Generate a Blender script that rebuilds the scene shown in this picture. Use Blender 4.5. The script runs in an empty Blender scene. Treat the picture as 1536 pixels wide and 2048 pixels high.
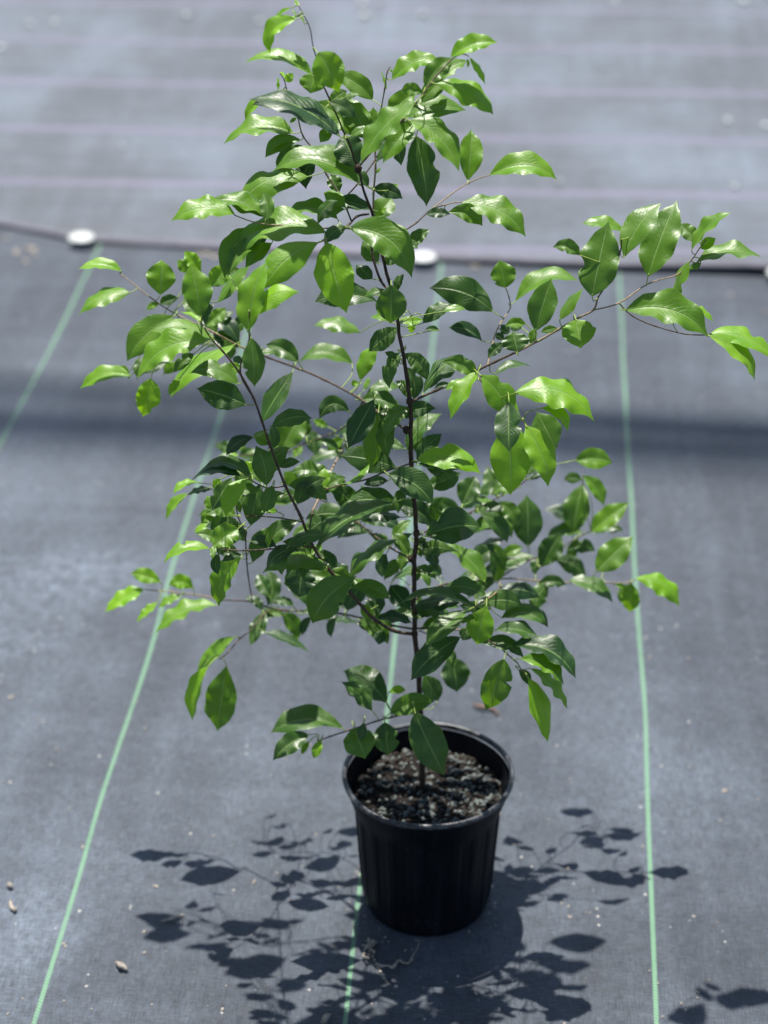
import bpy, math, random
from math import sin, cos, radians, pi
from mathutils import Vector, Matrix, noise

# ------------------------------------------------------------------ camera, sky, sun, exposure
F = 4100.0                       # focal length in photo pixels (1536 x 2048)
PITCH = math.atan(2442.0 / F)    # downward tilt
H = 1.443                        # camera height
D0 = 1.638                       # distance of the trunk in front of the camera
S = bpy.context.scene
cam_d = bpy.data.cameras.new("camera")
cam = bpy.data.objects.new("camera", cam_d)
S.collection.objects.link(cam)
S.camera = cam
cam.location = (0, 0, H)
cam.rotation_euler = (pi / 2 - PITCH, 0, 0)
cam_d.sensor_fit = 'VERTICAL'
cam_d.sensor_height = 24.0
cam_d.sensor_width = 18.0
cam_d.lens = 24.0 * F / 2048.0
cam_d.clip_start = 0.05
cam_d.clip_end = 500.0
cam_d.dof.use_dof = True
cam_d.dof.focus_distance = 1.80
cam_d.dof.aperture_fstop = 2.7

SUN = Vector((-0.07, 0.31, 1.0)).normalized()      # direction towards the sun
EL = math.asin(SUN.z)
world = bpy.data.worlds.new("World")
S.world = world
world.use_nodes = True
wn = world.node_tree.nodes
wn.clear()
sky = wn.new('ShaderNodeTexSky')
sky.sky_type = 'NISHITA'
sky.sun_disc = False
sky.sun_elevation = EL
sky.sun_rotation = math.atan2(SUN.x, SUN.y)
bg = wn.new('ShaderNodeBackground')
bg.inputs[1].default_value = 0.07
wo = wn.new('ShaderNodeOutputWorld')
world.node_tree.links.new(sky.outputs[0], bg.inputs[0])
world.node_tree.links.new(bg.outputs[0], wo.inputs[0])
sun_d = bpy.data.lights.new("sun", 'SUN')
sun_d.energy = 5.0
sun_d.angle = radians(0.5)
sun_d.color = (1.0, 0.955, 0.89)
sun = bpy.data.objects.new("sun", sun_d)
S.collection.objects.link(sun)
sun.rotation_euler = SUN.to_track_quat('Z', 'Y').to_euler()
S.view_settings.view_transform = 'Standard'
S.view_settings.look = 'None'
S.view_settings.gamma = 1.0
S.view_settings.exposure = 0.75
S.cycles.max_bounces = 8
S.cycles.transparent_max_bounces = 8

col = S.collection
RND = random.Random(11)


def at(px, py, Y=0.0):
    """point on the ray of photo pixel (px,py) whose horizontal distance is D0+Y"""
    n = (py - 1024.0) / F
    t = (D0 + Y) / (cos(PITCH) - sin(PITCH) * n)
    return Vector((t * (px - 768.0) / F, D0 + Y, H - t * (sin(PITCH) + cos(PITCH) * n)))


def gnd(px, py, z=0.0):
    n = (py - 1024.0) / F
    t = (H - z) / (sin(PITCH) + cos(PITCH) * n)
    return Vector((t * (px - 768.0) / F, t * (cos(PITCH) - sin(PITCH) * n), z))


CAM = Vector((0, 0, H))
IUP = Vector((0, sin(PITCH), cos(PITCH)))
IRT = Vector((1, 0, 0))


def tag(o, label=None, cat=None, group=None, kind=None):
    if label: o['label'] = label
    if cat: o['category'] = cat
    if group: o['group'] = group
    if kind: o['kind'] = kind
    return o


# ------------------------------------------------------------------ mesh helper
class MB:
    def __init__(self):
        self.v = []; self.f = []; self.m = []; self.uv = []; self.age = []

    def add(self, verts, faces, mat=0, uvs=None, age=0.0):
        o = len(self.v)
        self.v += [tuple(p) for p in verts]
        self.age += [age] * len(verts)
        self.uv += uvs if uvs else [(0.5, 0.5)] * len(verts)
        for fc in faces:
            self.f.append(tuple(i + o for i in fc)); self.m.append(mat)

    def build(self, name, mats, parent=None, smooth=True):
        me = bpy.data.meshes.new(name)
        me.from_pydata(self.v, [], self.f)
        for m in (mats if isinstance(mats, (list, tuple)) else [mats]):
            me.materials.append(m)
        me.polygons.foreach_set('material_index', self.m)
        me.polygons.foreach_set('use_smooth', [smooth] * len(self.f))
        uvl = me.uv_layers.new(name='UVMap')
        idx = [0] * len(me.loops)
        me.loops.foreach_get('vertex_index', idx)
        flat = []
        for i in idx: flat += self.uv[i]
        uvl.data.foreach_set('uv', flat)
        a = me.attributes.new('age', 'FLOAT', 'POINT')
        a.data.foreach_set('value', self.age)
        me.update()
        ob = bpy.data.objects.new(name, me)
        col.objects.link(ob)
        if parent: ob.parent = parent
        return ob


def tube(mb, pts, radii, n=7, mat=0, bump=0.0, rnd=None, age=0.0):
    pts = [Vector(p) for p in pts]
    N = len(pts)
    vs = []; uvs = []
    prev = None
    L = 0
    for i, p in enumerate(pts):
        a = pts[max(i - 1, 0)]; b = pts[min(i + 1, N - 1)]
        t = (b - a).normalized()
        if prev is None:
            x = t.orthogonal().normalized()
        else:
            x = (prev - t * prev.dot(t)).normalized()
        prev = x
        y = t.cross(x)
        if i: L += (p - pts[i - 1]).length
        for k in range(n):
            an = 2 * pi * k / n
            r = radii[i] * (1 + (rnd.uniform(-bump, bump) if rnd else 0))
            vs.append(p + (x * cos(an) + y * sin(an)) * r)
            uvs.append((k / n, L * 10))
    fs = []
    for i in range(N - 1):
        for k in range(n):
            k2 = (k + 1) % n
            fs.append((i * n + k, i * n + k2, (i + 1) * n + k2, (i + 1) * n + k))
    fs.append(tuple(range(n))[::-1])
    fs.append(tuple((N - 1) * n + k for k in range(n)))
    mb.add(vs, fs, mat, uvs, age)


def smooth_line(pts, rad, sub=5):
    """catmull-rom through pts with radii"""
    P = [Vector(p) for p in pts]
    out = []; ro = []
    n = len(P)
    for i in range(n - 1):
        p0 = P[max(i - 1, 0)]; p1 = P[i]; p2 = P[i + 1]; p3 = P[min(i + 2, n - 1)]
        for k in range(sub):
            t = k / sub
            out.append(0.5 * ((2 * p1) + (p2 - p0) * t + (2 * p0 - 5 * p1 + 4 * p2 - p3) * t * t + (3 * p1 - p0 - 3 * p2 + p3) * t ** 3))
            ro.append(rad[i] * (1 - t) + rad[i + 1] * t)
    out.append(P[-1]); ro.append(rad[-1])
    return out, ro


# ------------------------------------------------------------------ materials
def newmat(name):
    m = bpy.data.materials.new(name)
    m.use_nodes = True
    nt = m.node_tree
    nt.nodes.clear()
    out = nt.nodes.new('ShaderNodeOutputMaterial')
    return m, nt, out


class NB:
    """short-hand node builder"""
    def __init__(self, nt): self.nt = nt
    def n(self, typ, **kw):
        nd = self.nt.nodes.new(typ)
        for k, v in kw.items(): setattr(nd, k, v)
        return nd
    def link(self, a, b): self.nt.links.new(a, b)
    def inp(self, sock, v):
        if hasattr(v, 'is_output'): self.link(v, sock)
        else: sock.default_value = v
    def math(self, op, a, b=None, c=None, clamp=False):
        nd = self.n('ShaderNodeMath', operation=op); nd.use_clamp = clamp
        self.inp(nd.inputs[0], a)
        if b is not None: self.inp(nd.inputs[1], b)
        if c is not None: self.inp(nd.inputs[2], c)
        return nd.outputs[0]
    def mix(self, fac, a, b, mode='MIX'):
        nd = self.n('ShaderNodeMix', data_type='RGBA', blend_type=mode)
        nd.clamp_factor = True
        self.inp(nd.inputs[0], fac)
        for s, v in ((nd.inputs[6], a), (nd.inputs[7], b)):
            if isinstance(v, tuple) and len(v) == 3: v = v + (1,)
            self.inp(s, v)
        return nd.outputs[2]
    def noise(self, vec, scale, detail=2, rough=0.5):
        nd = self.n('ShaderNodeTexNoise')
        self.link(vec, nd.inputs['Vector'])
        nd.inputs['Scale'].default_value = scale
        nd.inputs['Detail'].default_value = detail
        nd.inputs['Roughness'].default_value = rough
        return nd.outputs[0]
    def ramp(self, v, lo, hi, smooth=True):
        nd = self.n('ShaderNodeMapRange')
        nd.interpolation_type = 'SMOOTHSTEP' if smooth else 'LINEAR'
        self.inp(nd.inputs[0], v)
        nd.inputs[1].default_value = lo; nd.inputs[2].default_value = hi
        return nd.outputs[0]
    def scalev(self, vec, s):
        nd = self.n('ShaderNodeVectorMath', operation='MULTIPLY')
        self.link(vec, nd.inputs[0]); nd.inputs[1].default_value = s
        return nd.outputs[0]


def cloth_material(name, stripe_rot, stripe_axis, off, period, width, scol, base, dust_amt, edge=None):
    m, nt, out = newmat(name)
    b = NB(nt)
    geo = b.n('ShaderNodeTexCoord')
    P = geo.outputs['Object']
    rotn = b.n('ShaderNodeVectorRotate', rotation_type='Z_AXIS')
    b.link(P, rotn.inputs['Vector'])
    rotn.inputs['Angle'].default_value = stripe_rot
    sep = b.n('ShaderNodeSeparateXYZ')
    b.link(rotn.outputs[0], sep.inputs[0])
    X, Y = sep.outputs[0], sep.outputs[1]
    if stripe_axis == 'Y': X, Y = Y, X
    # weave: two crossed tape directions, about 2 mm
    warp = b.noise(b.scalev(rotn.outputs[0], (90, 500, 1)), 1.0, 2)
    weft = b.noise(b.scalev(rotn.outputs[0], (700, 60, 1)), 1.0, 2)
    k = 2 * pi / 0.0023
    rows = b.math('SINE', b.math('MULTIPLY', sep.outputs[1], k))
    cols = b.math('SINE', b.math('MULTIPLY', sep.outputs[0], k * 0.9))
    grid = b.math('MULTIPLY', b.math('ADD', b.math('MULTIPLY', rows, 0.6), b.math('MULTIPLY', cols, 0.4)), 0.5)
    weave = b.math('MAXIMUM', b.math('ADD', b.math('SUBTRACT', b.math('MULTIPLY', b.math('ADD', warp, weft), 2.0), 1.0), b.math('MULTIPLY', grid, 0.8)), 0.1)     # about 1 +- .4
    # dust: large, streaky along the weave
    big = b.noise(b.scalev(rotn.outputs[0], (2.2, 1.5, 1)), 1.0, 4, 0.6)
    st1 = b.noise(b.scalev(rotn.outputs[0], (22, 2.2, 1)), 1.0, 3, 0.6)
    st2 = b.noise(b.scalev(rotn.outputs[0], (2.5, 26, 1)), 1.0, 3, 0.6)
    fine = b.noise(P, 55, 4, 0.7)
    dust = b.math('ADD', b.math('MULTIPLY', b.ramp(big, 0.40, 0.70), 1.0),
                  b.math('ADD', b.math('MULTIPLY', b.ramp(st1, 0.4, 0.75), 0.42),
                         b.math('ADD', b.math('MULTIPLY', b.ramp(st2, 0.4, 0.75), 0.34), b.math('MULTIPLY', b.ramp(fine, 0.35, 0.75), 0.35))))
    # dried dusty puddle stains
    if stripe_axis == 'X':
        for (sx, sy, rx, ry, am) in ((-0.40, 2.26, 0.17, 0.10, 1.5), (-0.50, 2.10, 0.14, 0.05, 1.1), (-0.40, 1.58, 0.12, 0.09, 1.0), (0.40, 1.80, 0.25, 0.12, 0.35)):
            vd = b.n('ShaderNodeVectorMath', operation='SUBTRACT'); b.link(P, vd.inputs[0]); vd.inputs[1].default_value = (sx, sy, 0)
            vl = b.n('ShaderNodeVectorMath', operation='LENGTH'); b.link(b.scalev(vd.outputs[0], (1 / rx, 1 / ry, 0)), vl.inputs[0])
            q = b.math('MULTIPLY', b.math('SUBTRACT', 1.0, b.ramp(b.math('ADD', vl.outputs['Value'], b.math('MULTIPLY', b.math('SUBTRACT', st2, 0.5), 1.6)), 0.2, 1.2)), b.math('MULTIPLY', b.ramp(fine, 0.25, 0.7), am))
            dust = b.math('ADD', dust, q)
    vor = b.n('ShaderNodeTexVoronoi')
    b.link(P, vor.inputs['Vector']); vor.inputs['Scale'].default_value = 95
    vor.inputs['Randomness'].default_value = 1.0
    sc = b.n('ShaderNodeSeparateColor'); b.link(vor.outputs['Color'], sc.inputs[0])
    size = b.math('MULTIPLY', b.math('POWER', sc.outputs[0], 9.0), 0.20)
    specks = b.ramp(b.math('SUBTRACT', size, vor.outputs['Distance']), 0.0, 0.04)
    c0 = b.mix(b.math('MULTIPLY', dust, dust_amt), base, (0.185, 0.23, 0.295))
    wv = b.n('ShaderNodeCombineColor')
    for i in range(3): b.link(weave, wv.inputs[i])
    c1 = b.mix(0.95, c0, wv.outputs[0], 'MULTIPLY')
    # coloured threads
    wob = b.math('MULTIPLY', b.math('SUBTRACT', b.noise(b.scalev(rotn.outputs[0], (0.9, 1.1, 1) if stripe_axis == 'X' else (1.1, 0.9, 1)), 1.0, 2), 0.5), 0.034)
    xs = b.math('SUBTRACT', b.math('ADD', X, wob), off)
    md = b.math('ABSOLUTE', b.math('SUBTRACT', b.math('MODULO', b.math('ADD', xs, 100 * period + period / 2), period), period / 2))
    line = b.math('SUBTRACT', 1.0, b.ramp(md, width * 0.5 - 0.0007, width * 0.5 + 0.0007))
    thr = b.math('SINE', b.math('MULTIPLY', b.math('ADD', Y, b.math('MULTIPLY', xs, 0.5)), 2 * pi / 0.0042))
    thr = b.ramp(thr, -0.9, 0.2)
    sfade = b.ramp(b.noise(b.scalev(rotn.outputs[0], (3, 9, 1)), 1.0, 2), 0.25, 0.6)
    fac = b.math('MULTIPLY', b.math('MULTIPLY', line, b.math('ADD', b.math('MULTIPLY', thr, 0.50), 0.50)),
                 b.math('ADD', b.math('MULTIPLY', sfade, 0.25), 0.72))
    c2 = b.mix(fac, c1, scol)
    c3 = b.mix(b.math('MULTIPLY', specks, 0.75), c2, (0.42, 0.41, 0.38))
    pr = b.n('ShaderNodeBsdfPrincipled')
    b.link(c3, pr.inputs['Base Color'])
    pr.inputs['Roughness'].default_value = 0.55
    pr.inputs['Specular IOR Level'].default_value = 0.34
    pr.inputs['Sheen Weight'].default_value = 0.4
    pr.inputs['Sheen Roughness'].default_value = 0.5
    # relief: weave plus slack ripples of the sheet
    rip = b.noise(b.scalev(rotn.outputs[0], (3.0, 9.0, 1) if stripe_axis == 'Y' else (9.0, 2.0, 1)), 1.0, 3, 0.5)
    hgt = b.math('ADD', b.math('MULTIPLY', weave, 0.0004), b.math('ADD', b.math('MULTIPLY', rip, 0.012), b.math('MULTIPLY', fine, 0.0012)))
    bp = b.n('ShaderNodeBump'); bp.inputs['Distance'].default_value = 1.0; bp.inputs['Strength'].default_value = 0.8
    b.link(hgt, bp.inputs['Height']); b.link(bp.outputs[0], pr.inputs['Normal'])
    b.link(pr.outputs[0], out.inputs[0])
    return m


YAW = math.atan(365.0 / math.sqrt(F * F + 2442.0 ** 2))
M_LOW = cloth_material("woven_cloth_green_threads", YAW, 'X', -0.1480, 0.3035, 0.0046, (0.13, 0.29, 0.16), (0.0105, 0.0170, 0.0270), 0.21)
M_UP = cloth_material("woven_cloth_purple_threads", 0.055, 'Y', 3.582, 0.281, 0.026, (0.150, 0.135, 0.205), (0.050, 0.055, 0.062), 0.36)


def leaf_material():
    m, nt, out = newmat("leaf_blade")
    b = NB(nt)
    uvn = b.n('ShaderNodeUVMap'); uvn.uv_map = 'UVMap'
    sep = b.n('ShaderNodeSeparateXYZ'); b.link(uvn.outputs[0], sep.inputs[0])
    U, V = sep.outputs[0], sep.outputs[1]
    age = b.n('ShaderNodeAttribute'); age.attribute_name = 'age'
    A = age.outputs['Fac']
    tc = b.n('ShaderNodeTexCoord')
    au = b.math('ABSOLUTE', b.math('SUBTRACT', U, 0.5))            # 0 at the midrib, .5 at the edge
    mid = b.math('SUBTRACT', 1.0, b.ramp(au, 0.010, 0.034))
    sv = b.math('SUBTRACT', b.math('MULTIPLY', V, 13.0), b.math('MULTIPLY', au, 7.5))
    svn = b.math('ADD', sv, b.math('MULTIPLY', b.noise(tc.outputs['Object'], 60, 2), 0.9))
    fr = b.math('ABSOLUTE', b.math('SUBTRACT', b.math('FRACT', svn), 0.5))
    side = b.math('SUBTRACT', 1.0, b.ramp(fr, 0.0, 0.09))
    net = b.n('ShaderNodeTexVoronoi'); net.feature = 'DISTANCE_TO_EDGE'
    b.link(tc.outputs['Object'], net.inputs['Vector']); net.inputs['Scale'].default_value = 520
    netl = b.ramp(net.outputs['Distance'], 0.0, 0.12)
    blot = b.noise(tc.outputs['Object'], 45, 3, 0.6)
    mature = b.mix(b.ramp(blot, 0.3, 0.7), (0.004, 0.023, 0.006), (0.011, 0.050, 0.008))
    young = b.mix(b.ramp(blot, 0.3, 0.7), (0.17, 0.40, 0.006), (0.26, 0.51, 0.012))
    c = b.mix(A, mature, young)
    c = b.mix(b.math('MULTIPLY', side, 0.10), c, (0.16, 0.30, 0.08))
    c = b.mix(b.math('MULTIPLY', mid, 0.62), c, (0.26, 0.40, 0.12))
    gm = b.n('ShaderNodeNewGeometry')
    back = b.mix(0.35, c, (0.085, 0.150, 0.060))
    c = b.mix(gm.outputs['Backfacing'], c, back)
    spots = b.math('MULTIPLY', b.ramp(b.noise(tc.outputs['Object'], 210, 2, 0.5), 0.735, 0.76), b.ramp(b.noise(tc.outputs['Object'], 14, 2, 0.5), 0.5, 0.6))
    c = b.mix(b.math('MULTIPLY', spots, 0.8), c, (0.16, 0.10, 0.04))
    edge = b.ramp(au, 0.475, 0.497)
    c = b.mix(b.math('MULTIPLY', edge, 0.35), c, (0.24, 0.36, 0.10))
    pr = b.n('ShaderNodeBsdfPrincipled')
    b.link(c, pr.inputs['Base Color'])
    rgh = b.math('ADD', 0.36, b.math('MULTIPLY', b.ramp(blot, 0.3, 0.75), 0.12))
    rgh = b.math('ADD', rgh, b.math('MULTIPLY', gm.outputs['Backfacing'], 0.2))
    b.link(rgh, pr.inputs['Roughness'])
    pr.inputs['Specular IOR Level'].default_value = 0.62
    h = b.math('ADD', b.math('MULTIPLY', netl, 0.00002),
               b.math('ADD', b.math('MULTIPLY', side, -0.00014), b.math('ADD', b.math('MULTIPLY', mid, -0.00055), b.math('MULTIPLY', b.noise(tc.outputs['Object'], 110, 2, 0.5), 0.0009))))
    bp = b.n('ShaderNodeBump'); bp.inputs['Distance'].default_value = 1.0; bp.inputs['Strength'].default_value = 0.7
    b.link(h, bp.inputs['Height']); b.link(bp.outputs[0], pr.inputs['Normal'])
    tr = b.n('ShaderNodeBsdfTranslucent')
    tcm = b.mix(A, (0.05, 0.21, 0.004), (0.46, 0.84, 0.006))
    tcm = b.mix(b.math('MULTIPLY', b.math('MAXIMUM', mid, b.math('MULTIPLY', side, 0.3)), 0.4), tcm, (0.30, 0.42, 0.06))
    b.link(tcm, tr.inputs[0])
    mx = b.n('ShaderNodeMixShader')
    b.link(b.math('ADD', 0.20, b.math('MULTIPLY', A, 0.22)), mx.inputs[0])
    b.link(pr.outputs[0], mx.inputs[1]); b.link(tr.outputs[0], mx.inputs[2])
    b.link(mx.outputs[0], out.inputs[0])
    return m


def simple(name, c1, c2, rough, scale=200, spec=0.4, bump=0.0, stretch=(1, 1, 1)):
    m, nt, out = newmat(name)
    b = NB(nt)
    tc = b.n('ShaderNodeTexCoord')
    v = b.scalev(tc.outputs['Object'], stretch)
    n = b.noise(v, scale, 4, 0.65)
    pr = b.n('ShaderNodeBsdfPrincipled')
    b.link(b.mix(b.ramp(n, 0.32, 0.68), c1, c2), pr.inputs['Base Color'])
    pr.inputs['Roughness'].default_value = rough
    pr.inputs['Specular IOR Level'].default_value = spec
    if bump:
        bp = b.n('ShaderNodeBump'); bp.inputs['Distance'].default_value = bump; bp.inputs['Strength'].default_value = 1
        b.link(n, bp.inputs['Height']); b.link(bp.outputs[0], pr.inputs['Normal'])
    b.link(pr.outputs[0], out.inputs[0])
    return m


M_LEAF = leaf_material()
M_BARK = simple("trunk_bark", (0.030, 0.018, 0.012), (0.085, 0.055, 0.038), 0.75, 420, 0.3, 0.0012, (1, 1, 0.35))
M_TWIG = simple("young_twig_bark", (0.20, 0.135, 0.075), (0.33, 0.25, 0.15), 0.6, 300, 0.4, 0.0004)
M_TWIGD = simple("brown_twig_bark", (0.045, 0.028, 0.020), (0.12, 0.080, 0.055), 0.65, 400, 0.35, 0.0006)
M_PET = simple("green_petiole", (0.20, 0.30, 0.045), (0.32, 0.42, 0.09), 0.45, 200, 0.5)


def pot_material():
    m, nt, out = newmat("black_nursery_plastic")
    b = NB(nt)
    tc = b.n('ShaderNodeTexCoord')
    sep = b.n('ShaderNodeSeparateXYZ'); b.link(tc.outputs['Object'], sep.inputs[0])
    d = b.noise(b.scalev(tc.outputs['Object'], (60, 60, 9)), 1.0, 4, 0.65)
    sp = b.noise(tc.outputs['Object'], 330, 2, 0.6)
    low = b.math('MULTIPLY', b.math('SUBTRACT', 1.0, b.ramp(sep.outputs[2], 0.0, 0.05)), b.math('MULTIPLY', b.ramp(sp, 0.5, 0.72), 0.16))
    dustf = b.math('ADD', low, b.math('ADD', b.math('MULTIPLY', b.ramp(d, 0.45, 0.8), 0.10), b.math('MULTIPLY', b.ramp(sp, 0.66, 0.76), 0.28)))
    pr = b.n('ShaderNodeBsdfPrincipled')
    b.link(b.mix(dustf, (0.0020, 0.0036, 0.0066), (0.10, 0.105, 0.11)), pr.inputs['Base Color'])
    b.link(b.math('ADD', 0.36, b.math('MULTIPLY', d, 0.25)), pr.inputs['Roughness'])
    pr.inputs['Specular IOR Level'].default_value = 0.16
    bp = b.n('ShaderNodeBump'); bp.inputs['Distance'].default_value = 0.0006; bp.inputs['Strength'].default_value = 0.6
    b.link(sp, bp.inputs['Height']); b.link(bp.outputs[0], pr.inputs['Normal'])
    b.link(pr.outputs[0], out.inputs[0])
    return m


M_POT = pot_material()
M_SOIL = simple("dark_potting_soil", (0.004, 0.0035, 0.003), (0.016, 0.012, 0.010), 0.9, 260, 0.2, 0.003)
M_PERL = simple("pale_perlite", (0.07, 0.08, 0.078), (0.15, 0.168, 0.158), 0.8, 300, 0.3, 0.0004)
M_BARKBIT = simple("brown_bark_bit", (0.016, 0.013, 0.011), (0.045, 0.036, 0.030), 0.85, 300, 0.2, 0.0005)
M_PIN = simple("white_plastic", (0.42, 0.44, 0.43), (0.66, 0.68, 0.66), 0.45, 60, 0.5)
M_DRY = simple("dry_brown_leaf", (0.12, 0.070, 0.048), (0.22, 0.14, 0.10), 0.75, 150, 0.3, 0.0006)
M_PALE = simple("pale_dry_fibre", (0.22, 0.19, 0.15), (0.42, 0.37, 0.31), 0.8, 200, 0.3, 0.0005)
M_STONE = simple("grey_brown_pebble", (0.16, 0.13, 0.11), (0.42, 0.38, 0.33), 0.75, 160, 0.3, 0.0006)
M_PIPE = simple("galvanised_pipe", (0.35, 0.36, 0.37), (0.48, 0.49, 0.50), 0.4, 30, 0.5)

# ------------------------------------------------------------------ ground
def sheet(name, x0, x1, y0, y1, nx, ny, z, mat, edge=None):
    mb = MB()
    vs = []; fs = []
    for j in range(ny + 1):
        for i in range(nx + 1):
            fx = i / nx; fy = j / ny
            x = x0 + (x1 - x0) * fx
            y = y0 + (y1 - y0) * fy ** (1 if edge is None else 1.6)
            zz = z
            if edge is not None:
                e = edge(x)
                y = e + (y1 - e) * fy ** 1.6
                zz = z + 0.002 + 0.003 * noise.noise(Vector((x * 2.2, y * 3.0, 5.0)))
                if j < 3: zz += 0.001 * (1 + noise.noise(Vector((x * 5, 0, 2)))) + max(0, min(1, x + 0.05)) * 0.016
            vs.append((x, y, zz))
    for j in range(ny):
        for i in range(nx):
            a = j * (nx + 1) + i
            fs.append((a, a + 1, a + nx + 2, a + nx + 1))
    mb.add(vs, fs)
    return mb.build(name, mat)


ground = sheet("ground_cloth", -60, 60, -20, 100, 60, 60, 0.0, M_LOW)
tag(ground, kind='structure')

EP = [(-6, 4.3), (-0.689, 3.425), (-0.533, 3.352), (-0.30, 3.318), (-0.059, 3.288), (0.371, 3.232), (0.649, 3.212), (6, 2.9)]


def edge_y(x):
    for (xa, ya), (xb, yb) in zip(EP, EP[1:]):
        if x <= xb:
            t = (x - xa) / (xb - xa)
            return ya + (yb - ya) * t + 0.004 * noise.noise(Vector((x * 6, 1, 1)))
    return EP[-1][1]


upper = sheet("ground_cloth", -6, 6, 3.2, 40, 400, 90, 0.004, M_UP, edge_y)
sol = upper.modifiers.new('thickness', 'SOLIDIFY'); sol.thickness = 0.0012; sol.offset = 1
tag(upper, kind='structure')
# folded purple hem along the front edge of the upper sheet
hem = MB()
pts = []
for i in range(300):
    x = -2.0 + 4.0 * i / 299
    pts.append(Vector((x, edge_y(x) + 0.008, 0.0085 + 0.001 * noise.noise(Vector((x * 5, 0, 2))) + max(0, min(1, x + 0.05)) * 0.016)))
vs = []; fs = []
for i, p in enumerate(pts):
    vs += [p + Vector((0, -0.011, -0.004)), p + Vector((0, -0.008, 0.0006)), p + Vector((0, 0.000, 0.0010)), p + Vector((0, 0.007, -0.001))]
    if i:
        for k in range(3): fs.append(((i - 1) * 4 + k, i * 4 + k, i * 4 + k + 1, (i - 1) * 4 + k + 1))
hem.add(vs, fs)
M_HEM = simple("purple_hem_threads", (0.085, 0.087, 0.105), (0.17, 0.17, 0.21), 0.7, 90, 0.3, 0.001, (0.2, 3, 1))
ho = hem.build("cloth_hem", M_HEM)
tag(ho, kind='structure')

# ------------------------------------------------------------------ pins at the seam
def pin(px, py, label):
    c = gnd(px, py, 0.008)
    mb = MB()
    prof = [(0.0, 0.0065), (0.008, 0.0062), (0.015, 0.0052), (0.0205, 0.0030), (0.0232, 0.0008), (0.0225, -0.0012), (0.010, -0.0015)]
    n = 40
    vs = []; fs = []
    for r, z in prof:
        for k in range(n):
            a = 2 * pi * k / n
            w = 1 + 0.012 * sin(5 * a + px)
            vs.append((r * cos(a) * w, r * sin(a) * w, z + 0.006 + 0.0005 * sin(3 * a)))
    for i in range(len(prof) - 1):
        for k in range(n):
            k2 = (k + 1) % n
            fs.append((i * n + k, (i + 1) * n + k, (i + 1) * n + k2, i * n + k2))
    mb.add(vs, fs)
    o = mb.build("fabric_pin", M_PIN)
    o.location = c
    tag(o, label, 'fabric pin', 'white round pins along the cloth seam')


pin(163, 482, "leftmost white round pin cap on the cloth seam, above a green thread line")
pin(846, 521, "round white plastic pin cap on the cloth seam right behind the small tree")
pin(1560, 553, "rightmost white round pin cap on the seam, cut by the photo's right edge")

# ------------------------------------------------------------------ overhead frame pipes (their shade falls across the cloth)
def pipe(name, gy, slope, h, r, label):
    mb = MB()
    off = SUN * (h / SUN.z)
    a = Vector((-4, gy - slope * -4 * -1, 0)) ; b_ = Vector((4, gy + slope * 4, 0))
    a = Vector((-4, gy + slope * -4, 0))
    tube(mb, [a + off, a.lerp(b_, 0.5) + off, b_ + off], [r] * 3, 20)
    o = mb.build(name, M_PIPE)
    tag(o, label, 'frame pipe', 'frame pipes overhead')


pipe("frame_pipe", 2.742, -0.115, 10.0, 0.018, "thin grey frame pipe overhead that casts the narrower shade band")
pipe("frame_pipe", 2.640, -0.075, 17.0, 0.062, "thick grey frame pipe overhead that casts the wider shade band")

# ------------------------------------------------------------------ pot
PX, PY = 0.0445, D0        # pot centre on the ground
pot = bpy.data.objects.new("plant_pot", None)
col.objects.link(pot)
pot.location = (PX, PY, 0)
tag(pot, "round black ribbed plastic nursery pot holding the small tree", 'plant pot')


def lathe(mb, prof, n=96, rib=None):
    vs = []; fs = []
    for i, (r, z) in enumerate(prof):
        for k in range(n):
            a = 2 * pi * k / n
            rr = r + (rib(a, z, r) if rib else 0)
            vs.append((rr * cos(a), rr * sin(a), z))
    for i in range(len(prof) - 1):
        for k in range(n):
            k2 = (k + 1) % n
            fs.append((i * n + k, i * n + k2, (i + 1) * n + k2, (i + 1) * n + k))
    mb.add(vs, fs)


def rib(a, z, r):
    w = max(0.0, min(1.0, (0.128 - z) / 0.012)) * max(0.0, min(1.0, (z - 0.012) / 0.01))
    if r < 0.064: return 0
    return 0.0007 * w * (1 if sin(a * 20) > 0.1 else -1) + 0.0008 * sin(2 * a + 1) 


mb = MB()
outer = [(0.0, 0.006), (0.058, 0.006), (0.0605, 0.0), (0.0632, 0.001), (0.0648, 0.006), (0.0662, 0.014), (0.0665, 0.018), (0.0682, 0.040), (0.0700, 0.070),
         (0.0717, 0.098), (0.0728, 0.116), (0.0732, 0.122), (0.0742, 0.127), (0.0770, 0.134), (0.0795, 0.142), (0.0815, 0.150), (0.0826, 0.155)]
lathe(mb, outer, 240, rib)
inner = [(0.0800, 0.158), (0.0788, 0.146), (0.0762, 0.136), (0.0728, 0.127), (0.0715, 0.118), (0.069, 0.09)]
lathe(mb, inner, 120)
mb.build("pot_body", M_POT, pot)
mb = MB()
lip = []
for k in range(13):
    a = -pi / 2 + 2 * pi * k / 12
    lip.append((0.0838 + 0.0026 * cos(a), 0.1600 + 0.0032 * sin(a)))


def lipw(a, z, r): return 0.0008 * sin(2 * a + 1) + 0.0004 * sin(5 * a)


lathe(mb, lip, 120, lipw)
M_RIM = simple("scuffed_black_rim", (0.008, 0.009, 0.012), (0.085, 0.09, 0.10), 0.38, 90, 0.5, 0.0006)
mb.build("rim", M_RIM, pot)

# soil
mb = MB()
vs = [(0, 0, 0)]; fs = []
nr, na = 26, 72
SZ = 0.141


def soil_h(x, y):
    return SZ + 0.003 * noise.noise(Vector((x * 60, y * 60, 3))) + 0.0022 * noise.noise(Vector((x * 170, y * 170, 9))) - 0.004 * (math.hypot(x, y) / 0.075) ** 2 - y * 0.03


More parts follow.
